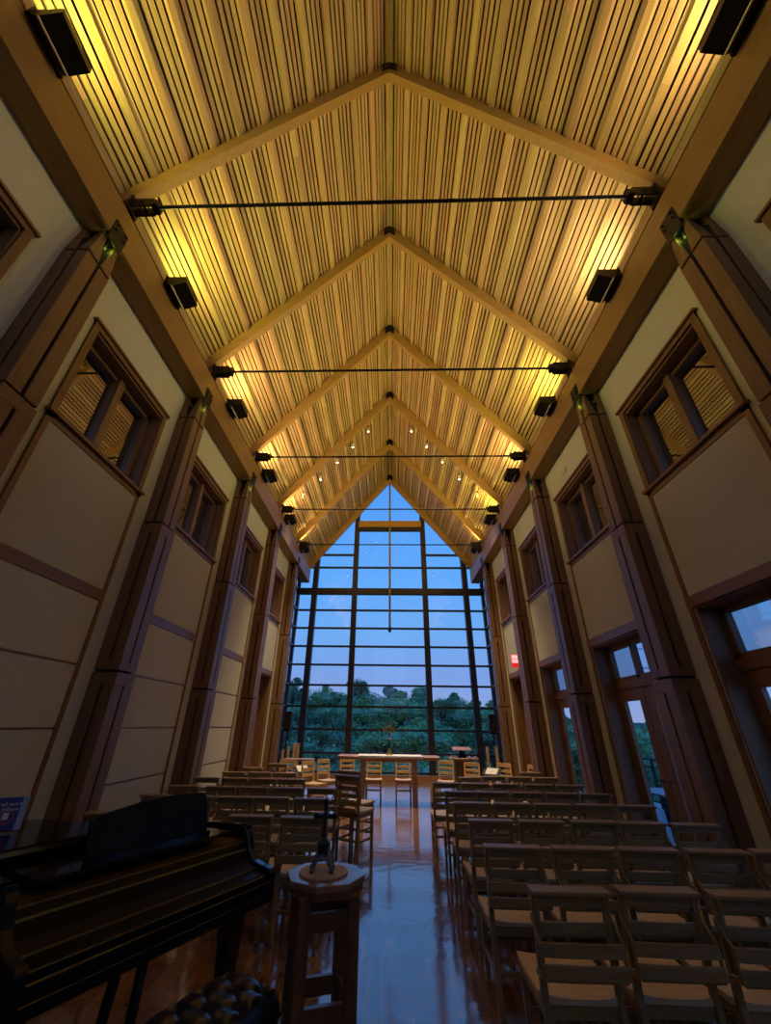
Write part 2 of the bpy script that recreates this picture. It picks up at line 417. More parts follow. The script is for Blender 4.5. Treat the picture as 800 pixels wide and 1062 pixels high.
for s in (-1, 1):
    for i in range(-1, 4):
        hi_window(s, i)
        if s < 0 and i < 3: wall_panel(s, i, [(3.06,.13),(2.24,.018),(1.58,.018),(.93,.018)], 0.0)
        else: wall_panel(s, i, [], 3.085); door(s, i, s > 0 and i < 3)
n = 1
for s, side in ((-1,'left'), (1,'right')):
    bb = MB()
    for i in range(-1, 4):
        bb.box(s*(XW-.018), s*XW, B(i-1)+WF if i > -1 else YB, B(i)+WN, 0, .13)
    tag(obj('baseboard_%s' % side, bb, M['dark_oak_y']), 'low dark wood baseboard along the %s wall' % side, 'baseboard', kind='structure')

# ------------------------------------------------------------------ eave beams
for s, side in ((-1,'left'), (1,'right')):
    mb = MB().box(s*3.33, s*3.65, YB, 15.45, 6.86, 7.42)
    tag(obj('eave_beam', mb, M['glulam_y'], bevel=.006), 'long laminated timber eave beam along the top of the %s wall' % side, 'beam')

# ------------------------------------------------------------------ columns
def column(s):
    # local: origin on floor at wall face centre (x=0 wall face, room towards -s)
    parts = {}
    ro = -s
    def posts(mb, d, a, g, z0, z1):     # four posts round the core; d depth, a half width, g groove
        m = d*.52
        mb.box(0, ro*(m-g/2), -a, -g/2, z0, z1); mb.box(0, ro*(m-g/2), g/2, a, z0, z1)
        mb.box(ro*(m+g/2), ro*d, -a, -g/2, z0, z1); mb.box(ro*(m+g/2), ro*d, g/2, a, z0, z1)
    core = MB(); core.box(0, ro*.27, -.145, .145, 0, 6.62); parts['core'] = (core, 'gap_shade')  # near-black core puts the shade into grooves and joints
    for nm, z0, z1, d, a, solid in (('base_section', 0, 2.195, .325, .195, 1), ('middle_section', 2.225, 4.26, .313, .185, 1), ('upper_section', 4.29, 6.31, .303, .175, 0)):
        mb = MB(); g = .034
        if solid:
            posts(mb, d, a, g, z0, z1-.14); mb.box(0, ro*d, -a, a, z1-.14, z1)
            mb.box(0, ro*(d-.004), -a+.004, a-.004, z0, z0+.10)
        else: posts(mb, d, a, g, z0, z1)
        parts[nm] = (mb, 'dark_oak')
    mb = MB(); d, a, g = .303, .175, .034; m = d*.52
    for sy in (-1, 1):
        y0, y1 = sorted((sy*g/2, sy*a)); t0, t1 = sorted((sy*.075, sy*.125))
        x0, x1 = sorted((ro*(m+g/2), ro*d)); u0, u1 = sorted((ro*.235, ro*.285))
        mb.frustum((x0,x1,y0,y1,6.34), (u0,u1,t0,t1,6.82))
        x0, x1 = sorted((0, ro*(m-g/2))); u0, u1 = sorted((0, ro*.06))
        mb.frustum((x0,x1,y0,y1,6.34), (u0,u1,t0,t1,6.86))
    parts['capital'] = (mb, 'dark_oak')
    mb = MB()
    mb.box(ro*.10, ro*.25, -.012, .012, 6.34, 6.86); mb.box(ro*.02, ro*.31, -.09, .09, 6.84, 6.86)
    mb.box(ro*.323, ro*.337, -.11, .11, 6.74, 7.10)
    for yy in (-.07, .07):
        for zz in (6.95, 7.05): mb.tube([(ro*.337,yy,zz),(ro*.36,yy,zz)], .014, 8)
    parts['steel_bracket'] = (mb, 'black')
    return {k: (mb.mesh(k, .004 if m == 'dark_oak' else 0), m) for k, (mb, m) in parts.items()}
for s, side in ((-1,'left'), (1,'right')):
    pm = column(s)
    for i in range(0, 5):
        t = thing('timber_column', 'dark slotted timber column against the %s wall, %s' % (side, ORD[i]), 'column', (s*XW, B(i), 0), group='timber columns on the %s side' % side)
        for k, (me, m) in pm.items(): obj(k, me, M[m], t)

# ------------------------------------------------------------------ roof trusses
def truss(i, rod):
    where = ['nearest the camera', 'second from the camera', 'third from the camera', 'fourth from the camera', 'fifth from the camera', 'against the glass gable wall'][i]
    t = thing('roof_truss', 'pair of sloping timber rafters %s, %s' % ('with a black tie rod' if rod else 'without a rod', where), 'roof truss', (0, B(i), 7.42), group='timber roof trusses')
    h = .062; zo = -7.42
    for s in (-1, 1):
        mb = MB()
        top = lambda x: RID - SL*x - .015; bot = lambda x: 12.12 - SL*1.005*x
        e = 3.66
        mb.prism([(0,bot(0)+zo),(0,top(0)+zo),(s*e,top(e)+zo),(s*e,max(0,bot(e)+zo))], 'y', -h, h)
        obj('rafter', mb, M['glulam_x'], t, bevel=.004)
    mb = MB(); mb.prism([(-.13,12.16+zo),(0,12.30+zo),(.13,12.16+zo),(.13,12.42+zo),(0,12.58+zo),(-.13,12.42+zo)], 'y', -h-.03, -h)
    obj('apex_plate', mb, M['black'], t)
    if rod:
        z = .20
        mb = MB().tube([(-3.02,0,z),(3.02,0,z)], .022, 10); obj('tie_rod', mb, M['black'], t)
        for s in (-1, 1):
            mb = MB()
            for yy in (-.055, .055): mb.box(s*3.36, s*3.06, yy-.008, yy+.008, z-.09, z+.09)
            mb.box(s*3.08, s*3.0, -.065, .065, z-.05, z+.05); mb.box(s*3.36, s*3.33, -.09, .09, z-.14, z+.14)
            mb.tube([(s*3.2,-.08,z),(s*3.2,.08,z)], .02, 8)
            obj('rod_bracket', mb, M['black'], t)
for i in range(0, 6): truss(i, i < 5)

# ------------------------------------------------------------------ gable glass wall
gw = thing('window_11', 'tall glass gable wall gridded by dark bronze mullions', 'window', (0, YG, 0), kind='structure')
def under(x): return RID - SL*abs(x) - .05
for x in (-3.22, -1.5, 1.5, 3.22):
    zt = under(abs(x)+.12)
    obj('mullion', MB().prism([(x-.11,0),(x+.11,0),(x+.11,under(abs(x)+.11*(1 if x>0 else -1)) ),(x-.11,under(abs(x)-.11*(1 if x>0 else -1)))], 'y', -.12, .12), M['bronze'], gw)
obj('mullion', MB().box(-.025,.025,-.05,.05,9.7,under(.03)), M['bronze'], gw)
for s in (-1, 1): obj('mullion', MB().box(s*3.86, s*3.99, -.08, .08, 0, 7.3), M['bronze'], gw)
def halfw(z): return min(3.95, (RID-.1-z)/SL)
for z in (.20,.78,1.52,2.28,3.02,3.76,4.46,5.18,5.92,7.82):
    obj('transom', MB().box(-halfw(z), halfw(z), -.05, .05, z-.035, z+.035), M['bronze'], gw)
obj('transom', MB().box(-3.95, 3.95, -.10, .10, 6.60, 6.86), M['bronze'], gw)
obj('transom', MB().box(-1.5, 1.5, -.09, .09, 9.62, 9.84), M['bronze'], gw)
for s in (-1, 1): obj('transom', MB().box(s*1.5, s*halfw(8.42), -.05, .05, 8.38, 8.46), M['bronze'], gw)
for s in (-1, 1):
    mb = MB(); a = under(0)+.02; b = under(3.95)+.02
    mb.prism([(0,a-.16),(0,a),(s*3.95,b),(s*3.95,b-.16)], 'y', -.06, .06); obj('raked_frame', mb, M['bronze'], gw)
obj('pane', MB().poly([(-3.95,.03,.2),(3.95,.03,.2),(3.95,.03,7.3),(0,.03,under(0)),(-3.95,.03,7.3)], [(0,1,2,3,4)]), M['glass'], gw)
sl = MB().box(-3.6, 3.6, YG-.30, YG-.13, 0, .16)
tag(obj('trim_1', sl, M['altar']), 'low wooden sill along the foot of the glass wall', 'sill', kind='structure')
for k, (s, side) in enumerate(((-1,'left'), (1,'right'))):
    w = thing('window_%d' % (13+k), 'narrow glazed return beside the last column on the %s' % side, 'window', (s*3.9, 14.85, 0), kind='structure')
    f = MB()
    for y in (-1.36, -.45, .45, 1.3): f.box(-.05, .05, y-.05, y+.05, 0, 7.25)
    for z in (.08,.78,1.52,2.28,3.02,3.76,4.46,5.18,5.92,6.72,7.2): f.box(-.05, .05, -1.36, 1.3, z-.04, z+.04)
    obj('frame', f, M['bronze'], w)
    obj('pane', MB().poly([(s*.02,-1.36,.1),(s*.02,1.3,.1),(s*.02,1.3,7.2),(s*.02,-1.36,7.2)], [(0,1,2,3)]), M['glass_side'], w)

# ------------------------------------------------------------------ hanging cross
t = thing('hanging_cross', 'tall slim gilded cross hung against the glass wall', 'cross', (0, YG-.22, 5.0))
obj('crossbar', MB().box(-1.42, 1.42, -.05, .04, 4.72, 5.02), M['gold'], t, bevel=.004)
obj('upright', MB().box(-.045, .045, -.045, .045, .12, 7.35), mat('cross bronze', (.30,.19,.09), .45, .3), t, bevel=.004)
obj('foot_cap', MB().box(-.06, .06, -.055, .055, 0, .12), M['black'], t)

# ------------------------------------------------------------------ uplights and spots
WARM = (1,.66,.30); YEL = (1,.86,.20); PALE = (1,.74,.44)
UPN = ['beside the viewer', 'above the bay of the first high window', 'third along from the camera', 'fourth along from the camera', 'fifth along from the camera', 'last before the glass wall']
def uplight_meshes(s):
    h = MB()  # sloping box: length along y
    h.prism([(0,-.02),(s*-.10,-.10),(s*-.30,-.02),(s*-.27,.11),(0,.11)], 'y', -.19, .19)
    a = MB(); a.box(s*.02, s*.0, -.21, -.19, -.05, .12); a.box(s*.02, 0, .19, .21, -.05, .12); a.box(s*.07, s*-.02, -.21, .21, -.06, -.045)
    r = MB(); r.tube([(s*-.10,-.192,-.10),(s*-.10,.192,-.10)], .012, 8)
    return h.mesh('housing'), a.mesh('mounting_bracket'), r.mesh('edge_rod')
LIGHTS = []
for s, side in ((-1,'left'), (1,'right')):
    hm, am, rm = uplight_meshes(s)
    for k in range(6):
        y = (1.12 + 2.465*k) if k < 5 else 13.3
        t = thing('uplight', 'black box uplight on the %s eave beam, %s' % (side, UPN[k]), 'light', (s*3.30, y, 7.44), group='uplights on the %s eave beam' % side)
        obj('housing', hm, M['black'], t); obj('mounting_bracket', am, M['black'], t); obj('edge_rod', rm, M['chrome'], t)
        col = {(-1,0):YEL, (-1,1):YEL, (1,0):WARM, (1,1):PALE, (1,2):YEL, (1,4):YEL}.get((s, k), WARM)
        li = bpy.data.lights.new('uplight lamp', 'AREA'); li.shape = 'RECTANGLE'; li.size = .16; li.size_y = .34; li.color = col
        li.energy = (76, 90, 108, 120, 125, 120)[k]
        lo = bpy.data.objects.new('lamp', li); C.objects.link(lo); lo.parent = t
        lo.location = (s*-.14, 0, .125)
        d = Vector((-s*.95, 0, 1)); lo.rotation_euler = (-d).to_track_quat('Z', 'Y').to_euler()
        # area light emits along its -Z
        lo.rotation_euler = d.to_track_quat('-Z', 'Y').to_euler()
sm = MB().tube([(0,0,0),(0,.02,-.13)], .035, 12); sm = sm.mesh('spot_can'); stem = MB().tube([(0,0,.14),(0,0,-.01)], .012, 8).mesh('stem')
lens = MB().tube([(0,.02,-.128),(0,.0205,-.133)], .028, 12).mesh('lens')
for s, side in ((-1,'left'), (1,'right')):
    for k, x in enumerate((.8, 1.34, 1.86, 2.4, 2.94)):
        nm = ['nearest the ridge','second below the ridge','third below the ridge','fourth below the ridge','lowest of its row'][k]
        t = thing('spotlight', 'small white ceiling spotlight on the %s slope, %s' % (side, nm), 'light', (s*x, 11.28, RID-SL*x-.14), group='spotlights on the %s ceiling slope' % side)
        obj('spot_can', sm, M['paper'], t); obj('stem', stem, M['black'], t)
        if k < 4:
            obj('lens', lens, M['lamp'], t)
            li = bpy.data.lights.new('spot lamp', 'SPOT'); li.energy = 560; li.color = (1,.72,.38); li.spot_size = 1.0; li.spot_blend = .7; li.shadow_soft_size = .03
            lo = bpy.data.objects.new('lamp', li); C.objects.link(lo); lo.parent = t; lo.location = (0,.025,-.15)
            d = Vector((-s*x*.35 + s*(.3*k), .35, -9)); lo.rotation_euler = d.to_track_quat('-Z','Y').to_euler()

# ------------------------------------------------------------------ chairs
def chair_parts(seat_h=.45, back_h=.88, rack=True, w=.41, oak='oak'):
    P = []; hw = w/2; px = hw-.018; ox = oak+'_x'
    for s in (-1, 1):
        mb = MB()
        mb.bar((s*px,-.045,0), (s*px,0,seat_h), .034, .036, up=(0,1,0)); mb.bar((s*px,0,seat_h-.01), (s*px,-.04,back_h-.015), .034, .036, up=(0,1,0))
        P.append(('leg', mb, oak))
        mb = MB(); mb.bar((s*(px-.003),.385,0), (s*(px-.003),.385,seat_h-.02), .034, .034, up=(0,1,0), w2=.038, h2=.038); P.append(('leg', mb, oak))
    f = MB(); z0, z1 = seat_h-.075, seat_h-.018
    f.box(-px,px,.372,.398,z0,z1); f.box(-px,px,-.008,.012,z0,z1)
    for s in (-1,1): f.box(s*px-.011, s*px+.011, .01,.385,z0,z1)
    P.append(('seat_frame', f, ox))
    # saddled seat
    nx, ny = 8, 8; sv = []; mb = MB()
    for j in range(ny+1):
        for i in range(nx+1):
            u = -1+2*i/nx; v = j/ny
            x = u*(hw+.006 if v > .12 else px-.02); y = -.012 + .432*v
            z = seat_h + .012*(abs(u)**3) - .008*math.sin(PI*v) + (.004 if v > .9 else 0)
            sv.append((x, y, z))
    top = len(sv); sv += [(x, y, seat_h-.02) for x, y, z in sv]
    fs = []
    W = nx+1
    for j in range(ny):
        for i in range(nx):
            a = j*W+i; fs.append((a, a+1, a+1+W, a+W)); fs.append((top+a, top+a+W, top+a+1+W, top+a+1))
    ring = [i for i in range(W)] + [j*W+nx for j in range(1, ny+1)] + [ny*W+i for i in range(nx-1, -1, -1)] + [j*W for j in range(ny-1, 0, -1)]
    for k in range(len(ring)):
        a, b = ring[k], ring[(k+1) % len(ring)]; fs.append((a, top+a, top+b, b))
    mb.poly(sv, fs); P.append(('seat', mb, 'seat' if oak == 'oak' else ox))
    st = MB()
    lo = seat_h*.36
    for s in (-1,1): st.box(s*px-.009, s*px+.009, -.02,.385, lo, lo+.03); st.box(s*px-.008, s*px+.008, -.01,.385, lo+.12, lo+.145) if seat_h > .5 else None
    st.box(-px,px,.376,.394,lo+.06,lo+.09); st.box(-px,px,-.026,-.008,lo+.02,lo+.05)
    P.append(('stretcher', st, ox))
    def slat(z0, z1, y, half, bow=.012, t=.016):
        mb = MB(); n = 4; pts = []
        for i in range(n+1):
            u = -1+2*i/n; yy = y - bow*(1-u*u)
            pts += [(u*half,yy-t/2,z0),(u*half,yy+t/2,z0),(u*half,yy+t/2,z1),(u*half,yy-t/2,z1)]
        fs = [(0,1,2,3),(n*4+3,n*4+2,n*4+1,n*4)]
        for i in range(n):
            for k in range(4):
                a = i*4+k; b = i*4+(k+1) % 4; fs.append((a, a+4, b+4, b))
        return mb.poly(pts, fs)
    d = seat_h-.45; H = back_h
    if rack:
        mb = MB(); mb.box(-hw-.003, hw+.003, -.10, .01, H-.02, H); P.append(('ledge', mb, ox))
        P.append(('top_rail', slat(H-.075, H-.02, -.04, px-.012, .0), ox))
        P.append(('back_slat', slat(H-.19, H-.135, -.03, px-.012), ox))
        if d > .05: P.append(('back_slat', slat(H-.275, H-.225, -.025, px-.012), ox))
        r = MB(); zt = H-.135-d
        for s in (-1,1):
            r.prism([(-.02,zt+.03),(-.115,zt-.055),(-.115,zt-.19),(-.01,zt-.21),(-.01,zt-.185),(-.095,zt-.165),(-.095,zt-.065),(-.015,zt+.0)], 'x', s*(hw-.003), s*(hw+.011))
        r.box(-hw, hw, -.115, -.01, zt-.20, zt-.19)
        for z in (zt-.11, zt-.19):
            n = len(r.v); sl2 = slat(z, z+.056, -.112, hw+.01, .008); r.poly(sl2.v, sl2.f)
        P.append(('book_rack', r, ox))
    else:
        P.append(('top_rail', slat(H-.085, H, -.038, px, .012), ox))
        P.append(('back_slat', slat(H-.20, H-.14, -.03, px-.012), ox)); P.append(('back_slat', slat(H-.31, H-.25, -.02, px-.012), ox))
    return [(n, mb.mesh(n, .0035 if n not in ('seat',) else 0), m) for n, mb, m in P]
def make(parts, name, label, cat, loc, rz, group):
    t = thing(name, label, cat, loc, rz, group)
    for n, me, m in parts: obj(n, me, M[m], t)
    return t
CH = chair_parts()
proto = None
ROWN = ['row nearest the viewer','second row','third row','fourth row','fifth row','sixth row','seventh row','eighth row','ninth row']
COLN = ['on the aisle','second from the aisle','third from the aisle','fourth from the aisle','fifth from the aisle','by the wall']
used = set()
def place(x, y, side, row, col, rz=None):
    global proto
    g = 'oak chapel chairs on the %s of the aisle' % side
    lab = 'oak chapel chair, %s, %s, %s block' % (COLN[col], ROWN[row], side)
    if lab in used: lab = lab.replace('oak chapel chair', 'angled oak chapel chair')
    used.add(lab)
    rz = random.uniform(-.03, .03) if rz is None else rz
    if proto is None: proto = make(CH, 'chapel_chair', lab, 'chair', (x,y,0), rz, g)
    else: dup(proto, (x,y,0), rz, lab, g)
OFF = .10   # ledge overhangs behind the rear legs
for row, (y, xs) in enumerate([(2.84,(.985,1.47,1.95,2.43)), (3.70,(.92,1.42,1.91,2.40,2.88)), (4.62,(.965,1.44,1.94,2.39,2.86)), (5.57,(.96,1.43,1.89,2.38,2.85)),
        (6.44,(.97,1.41,1.88,2.34,2.79)), (7.33,(.885,1.335,1.82,2.33,2.80))]):
    for c, x in enumerate(xs): place(x, y+OFF*.6+random.uniform(-.02,.02), 'right', row, c)
place(1.40, 8.22, 'right', 6, 1, .28); place(1.86, 8.44, 'right', 6, 2, .18)
place(2.33, 8.41, 'right', 6, 3); place(2.78, 8.38, 'right', 6, 4); place(2.78, 9.25, 'right', 7, 4)
for row, y, xs in ((2,4.56,((2,-1.31),(1,-.81),(5,-2.70))), (3,5.62,((0,-.91),(1,-1.39),(2,-1.83),(3,-2.32),(4,-2.78))),
        (4,6.46,((0,-.92),(1,-1.40),(2,-1.89),(3,-2.33),(4,-2.85))), (5,7.42,((1,-1.55),(2,-2.01),(3,-2.47),(4,-2.94))),
        (6,8.32,((2,-1.88),(3,-2.34),(4,-2.81))), (7,9.19,((4,-2.74),)), (8,10.15,((3,-2.48),))):
    for c, x in xs: place(x, y+OFF*.6+random.uniform(-.02,.02), 'left', row, c)
TC = chair_parts(.56, 1.0)
make(TC, 'tall_chair', 'tall oak chair turned toward the aisle, the nearer of two', 'chair', (-.60, 6.90, 0), -.50, 'tall chairs at the left of the aisle')
make(TC, 'tall_chair', 'tall oak chair standing just behind the nearer tall chair', 'chair', (-.62, 7.56, 0), -.50, 'tall chairs at the left of the aisle')
AC = chair_parts(.45, .88, False, .40, 'altar_oak')
for x, y, rz, lab in ((-.40,12.05,PI,'light oak ladder-back chair behind the altar, left of the standing cross'),
        (.35,12.05,PI,'light oak ladder-back chair behind the altar, right of the standing cross'),
        (-1.10,12.02,PI+.25,'light oak ladder-back chair at the left end of the altar'),
        (-1.66,11.62,PI+.85,'light oak ladder-back chair angled, second left of the altar'),
        (-1.93,10.98,PI+.95,'light oak ladder-back chair angled, farthest left of the altar'),
        (1.45,11.9,PI-.25,'light oak ladder-back chair at the right end of the altar'),
        (2.02,11.42,PI-.5,'light oak ladder-back chair in front of the credence table'),
        (-2.50,11.22,PI+.2,'light oak ladder-back chair by the small side table on the left'),
        (2.80,11.40,PI-.8,'light oak ladder-back chair before the upright posts on the right'),
        (3.33,10.95,PI/2+.2,'light oak ladder-back chair against the far right door')):
    make(AC, 'altar_chair', lab, 'chair', (x,y,0), rz, 'light oak chairs around the altar')

# ------------------------------------------------------------------ altar and its furniture
t = thing('altar', 'long wooden altar table on square posts before the glass wall', 'altar', (-.02, 11.4, 0))
obj('table_top', MB().box(-1.24,1.24,-.36,.36,.93,1.0), M['altar'], t, bevel=.006)
obj('apron', MB().box(-.68,.68,-.25,.25,.88,.93), M['altar'], t)
for sx in (-1,1):
    for sy in (-1,1): obj('leg', MB().box(sx*.64-.05, sx*.64+.05, sy*.26-.05, sy*.26+.05, 0, .93), M['altar'], t, bevel=.004)
cl = MB().box(-.76,.82,-.365,.365,1.0,1.008); cl.box(-.76,.82,-.372,-.363,.965,1.008)
tag(obj('altar_cloth', cl, M['white']), 'white linen cloth laid across the altar top', 'altar cloth').location = (-.02,11.4,0)
t = thing('altar_cross', 'golden trefoil processional cross standing on the altar', 'cross', (0, 11.36, 1.008))
obj('base', MB().lathe([(.085,0),(.085,.015),(.06,.03),(.045,.09),(.02,.14),(.012,.16)], 16), M['brass'], t, smooth=True)
obj('shaft', MB().tube([(0,0,.15),(0,0,.50)], .016, 8), M['darkmetal'], t)
obj('knop', MB().lathe([(.012,.34),(.032,.37),(.032,.39),(.012,.42)], 12), M['brass'], t, smooth=True)
hd = MB().box(-.03,.03,-.012,.012,.46,.72); hd.box(-.12,.12,-.012,.012,.55,.61)
for cx, cz in ((-.125,.58),(.125,.58),(0,.73)):
    for dx, dz in ((-.022,0),(.022,0),(0,.024),(0,-.02)): hd.tube([(cx+dx,-.013,cz+dz),(cx+dx,.013,cz+dz)], .026, 10)
obj('cross_head', hd, M['gold'], t)
obj('corpus', MB().tube([(0,-.02,.50),(0,-.02,.62)], .012, 8), M['brass'], t)
t = thing('credence_table', 'small brown side table with a solid pedestal right of the altar', 'side table', (2.02, 12.5, 0))
obj('table_top', MB().box(-.38,.38,-.22,.22,.87,.91), M['altar'], t, bevel=.004); obj('pedestal', MB().box(-.25,.2,-.16,.16,0,.87), M['stand'], t)
t = thing('book_stand', 'dark legged wooden book stand raised on the side table', 'book stand', (1.98, 12.5, .91))
obj('desk', MB().prism([(-.14,.17),(.12,.24),(.12,.255),(-.14,.19)], 'x', -.25, .25), M['altar'], t); obj('support', MB().frustum((-.10,.10,-.08,.08,0),(-.06,.06,-.05,.05,.2)), M['black'], t)
for k, x in enumerate((1.70, 1.79, 2.17, 2.32)):
    lab = ['white cup at the left edge of the side table','white cup second from the left edge of the side table','white cup right of the book stand','white cup at the right edge of the side table'][k]
    c = obj('cup', MB().lathe([(.02,0),(.04,.02),(.045,.05)], 12), M['paper'], smooth=True); c.location = (x, 12.38, .91)
    tag(c, lab, 'cup', 'white cups on the side table')
pts = [(2.60,12.1,1.20,'pale upright wooden post on the right, beside the side table'),(2.82,12.0,1.22,'pale upright wooden post on the right, nearest the speaker'),
       (-2.86,12.1,1.05,'pale upright wooden post on the left, closest to the wall'),(-2.74,12.2,1.13,'pale upright wooden post on the left, second from the wall'),
       (-2.58,12.2,1.21,'pale upright wooden post on the left, third from the wall'),(-2.48,12.2,1.21,'pale upright wooden post on the left, farthest from the wall')]
for x, y, h, lab in pts:
    t = thing('wooden_post', lab, 'post', (x,y,0), group='pale wooden posts near the glass wall')
    obj('shaft', MB().bar((0,0,.03),(0,0,h),.06,.05), M['altar_oak'], t); obj('foot', MB().box(-.05,.05,-.11,.11,0,.03), M['altar_oak_x'], t)
t = thing('side_table', 'low square wooden table beside the left posts', 'side table', (-2.32, 11.75, 0))
obj('table_top', MB().box(-.40,.36,-.22,.22,.84,.875), M['altar'], t)
for sx in (-.36,.32):
    for sy in (-.18,.18): obj('leg', MB().box(sx-.02,sx+.02,sy-.02,sy+.02,0,.84), M['altar'], t)
for x, y, z, rz, lab in ((-2.10,11.1,.66,.6,'black music stand with an open white book on the left'), (2.42,11.0,.68,-.6,'black music stand with an open white book on the right')):
    t = thing('music_stand', lab, 'music stand', (x,y,0), rz)
    obj('pole', MB().tube([(0,0,.06),(0,0,z)], .012, 8), M['black'], t)
    for k in range(3):
        a = k*2*PI/3; obj('foot', MB().tube([(0,0,.12),(.2*math.cos(a),.2*math.sin(a),.008)], .009, 6), M['black'], t)
    obj('desk', MB().prism([(-.09,z-.02),(.09,z+.09),(.09,z+.10),(-.09,z-.01)], 'x', -.22,.22), M['black'], t)
    b = MB().prism([(-.085,z-.005),(.085,z+.10),(.085,z+.115),(-.085,z+.01)], 'x', -.14,-.005); b.prism([(-.085,z-.005),(.085,z+.10),(.085,z+.115),(-.085,z+.01)], 'x', .005,.14)
    k = obj('hymn_book', b, M['paper']); k.location = (x,y,0); k.rotation_euler = (0,0,rz)
    tag(k, 'open white book lying on the %s music stand' % ('left' if x < 0 else 'right'), 'book')

# speakers, exit sign, sensor
for s, side in ((-1,'left'), (1,'right')):
    t = thing('loudspeaker', 'black loudspeaker hung at the corner of the glass wall on the %s' % side, 'speaker', (s*3.16, 13.62, 1.47), s*.0)
    obj('cabinet', MB().box(-.10,.10,-.11,.11,0,.55), M['black'], t, bevel=.008)
    obj('grille', MB().box(-.085,.085,-.122,-.11,.03,.52), M['grey'], t)
    obj('badge', MB().box(-.02,.02,-.126,-.122,.24,.26), M['chrome'], t)
    t = thing('speaker_stand', 'black tripod stand under the %s loudspeaker' % side, 'stand', (s*3.16, 13.62, 0))
    obj('pole', MB().tube([(0,0,.25),(0,0,1.47)], .02, 8), M['black'], t)
    for k in range(3):
        a = k*2*PI/3+.5; obj('leg', MB().tube([(0,0,.55),(.28*math.cos(a),.28*math.sin(a),.012)], .012, 6), M['black'], t)
t = thing('exit_sign', 'small lit red exit sign above the far right door', 'sign', (3.55, 11.75, 3.16))
obj('housing', MB().box(-.095,.095,-.03,.03,0,.34), M['red'], t)
obj('face', MB().box(-.085,.085,-.034,-.03,.12,.325), M['sign'], t)
tx = obj('lettering', text_mb('EXIT', .078), M['red'], t); tx.location = (0,-.036,.22); tx.rotation_euler = (PI/2,0,0)
t = thing('wall_plate', 'small square plate on the right wall above a high window', 'wall plate', (XW-.008, 6.83, 6.42)); 
obj('plate', MB().box(-.006,.008,-.09,.09,-.07,.07), mat('cream plate', (.50,.47,.36), .6), t)

# ------------------------------------------------------------------ piano
A = math.atan2(.888, .459)
pn = thing('grand_piano', 'black grand piano with its lid closed at the lower left', 'piano', (-1.114, 2.824, 0), A)
P_ = M['piano']
def rim_outline(o=0.0):
    pts = [(-.75+o,.28),(-.75+o,1.25)]
    # tail then curved bentside back to the treble side
    for k in range(9):
        a = PI - k*PI/8; pts.append((-.37+ (.38-o)*math.cos(a), 1.40+(.32-o)*math.sin(a)))
    for x, y in ((.06,1.22),(.16,1.08),(.30,.96),(.48,.86),(.64,.72),(.72,.58),(.75,.44)): pts.append((x-o, y))
    pts.append((.75-o,.28)); return pts
out = rim_outline(); inn = rim_outline(.045)
rim = MB(); n = len(out); z0, z1 = .62, .985
v = [(x,y,z0) for x,y in out]+[(x,y,z1) for x,y in out]+[(x,y,z1) for x,y in inn]+[(x,y,z0) for x,y in inn]
fs = []
for k in range(n-1):
    for a, b in ((0,1),(1,2),(2,3),(3,0)): fs.append((a*n+k, a*n+k+1, b*n+k+1, b*n+k))
fs += [(0,n,2*n,3*n),(n-1,2*n-1,3*n-1,4*n-1)]
rim.poly(v, fs); obj('rim', rim, P_, pn)
sb = MB().prism(inn, 'z', .64, .90); obj('iron_frame', sb, M['iron'], pn)
ld = MB().prism([(x,y) for x,y in [p for p in out if p[1] >= .72]]+[(.64,.74),(-.75,.74)], 'z', .99, 1.012) if False else None
lidp = [(-.76,.74),(-.76,1.25)]+[(x*1.01,y*1.005) for x,y in out[2:-3]]+[(.66,.74)]
obj('lid', MB().prism(lidp, 'z', .988, 1.010), P_, pn)
fl = MB().prism([(-.76,.745),(-.76,1.17),(.30,1.0),(.62,.80),(.66,.745)], 'z', 1.012, 1.032)
f_ = obj('lid_flap', fl, P_, pn); obj('hinge_glint', MB().box(-.76,.655,.735,.745,1.0,1.022), M['brass'], f_)
kb = MB().box(-.75,.75,0,.36,.60,.655); kb.box(-.70,.70,.0,.03,.655,.715); obj('keybed', kb, P_, pn, bevel=.006)
for s in (-1,1):
    a = MB().prism([(.0,.60),(.0,.755),(.02,.775),(.10,.785),(.17,.80),(.22,.85),(.25,.93),(.30,.985),(.36,.985),(.36,.60)], 'x', s*.70, s*.752)
    obj('key_cheek', a, M['piano_satin'] if s < 0 else P_, pn, bevel=.004)
fb = MB().prism([(.03,.715),(.03,.735),(.05,.75),(.12,.76),(.20,.80),(.25,.86),(.29,.90),(.31,.90),(.31,.715)], 'x', -.698,.698)
k_ = obj('fallboard', fb, M['fall'], pn)
obj('hinge_glint', MB().box(-.69,.69,.124,.134,.757,.769), M['brass'], k_)  # hinge and added brass strips imitate gold reflected lines on the fallboard
obj('hinge_glint', MB().box(-.69,.69,.033,.041,.735,.742), M['brass'], k_)
obj('hinge_glint', MB().box(-.69,.69,.243,.25,.852,.862), M['brass'], k_)
md = MB().box(-.60,.60,.33,.74,.945,.965); obj('music_shelf', md, P_, pn)
dk = MB(); pr = [(-.34,0),(-.34,.17),(-.30,.195),(-.20,.21),(-.02,.235),(.18,.245),(.36,.24),(.44,.232),(.462,.215),(.467,.19),(.475,.18),(.475,0)]
pts = [(x,.43+.30*z,.965+z) for x,z in pr]+[(x,.448+.30*z,.965+z) for x,z in pr]; m_ = len(pr)
dk.poly(pts, [tuple(range(m_))[::-1], tuple(range(m_,2*m_))]+[(i,(i+1)%m_,(i+1)%m_+m_,i+m_) for i in range(m_)])
dko = obj('music_desk', dk, M['piano_satin'], pn); obj('ledge', MB().box(-.34,.475,.40,.43,.965,.985), P_, dko)
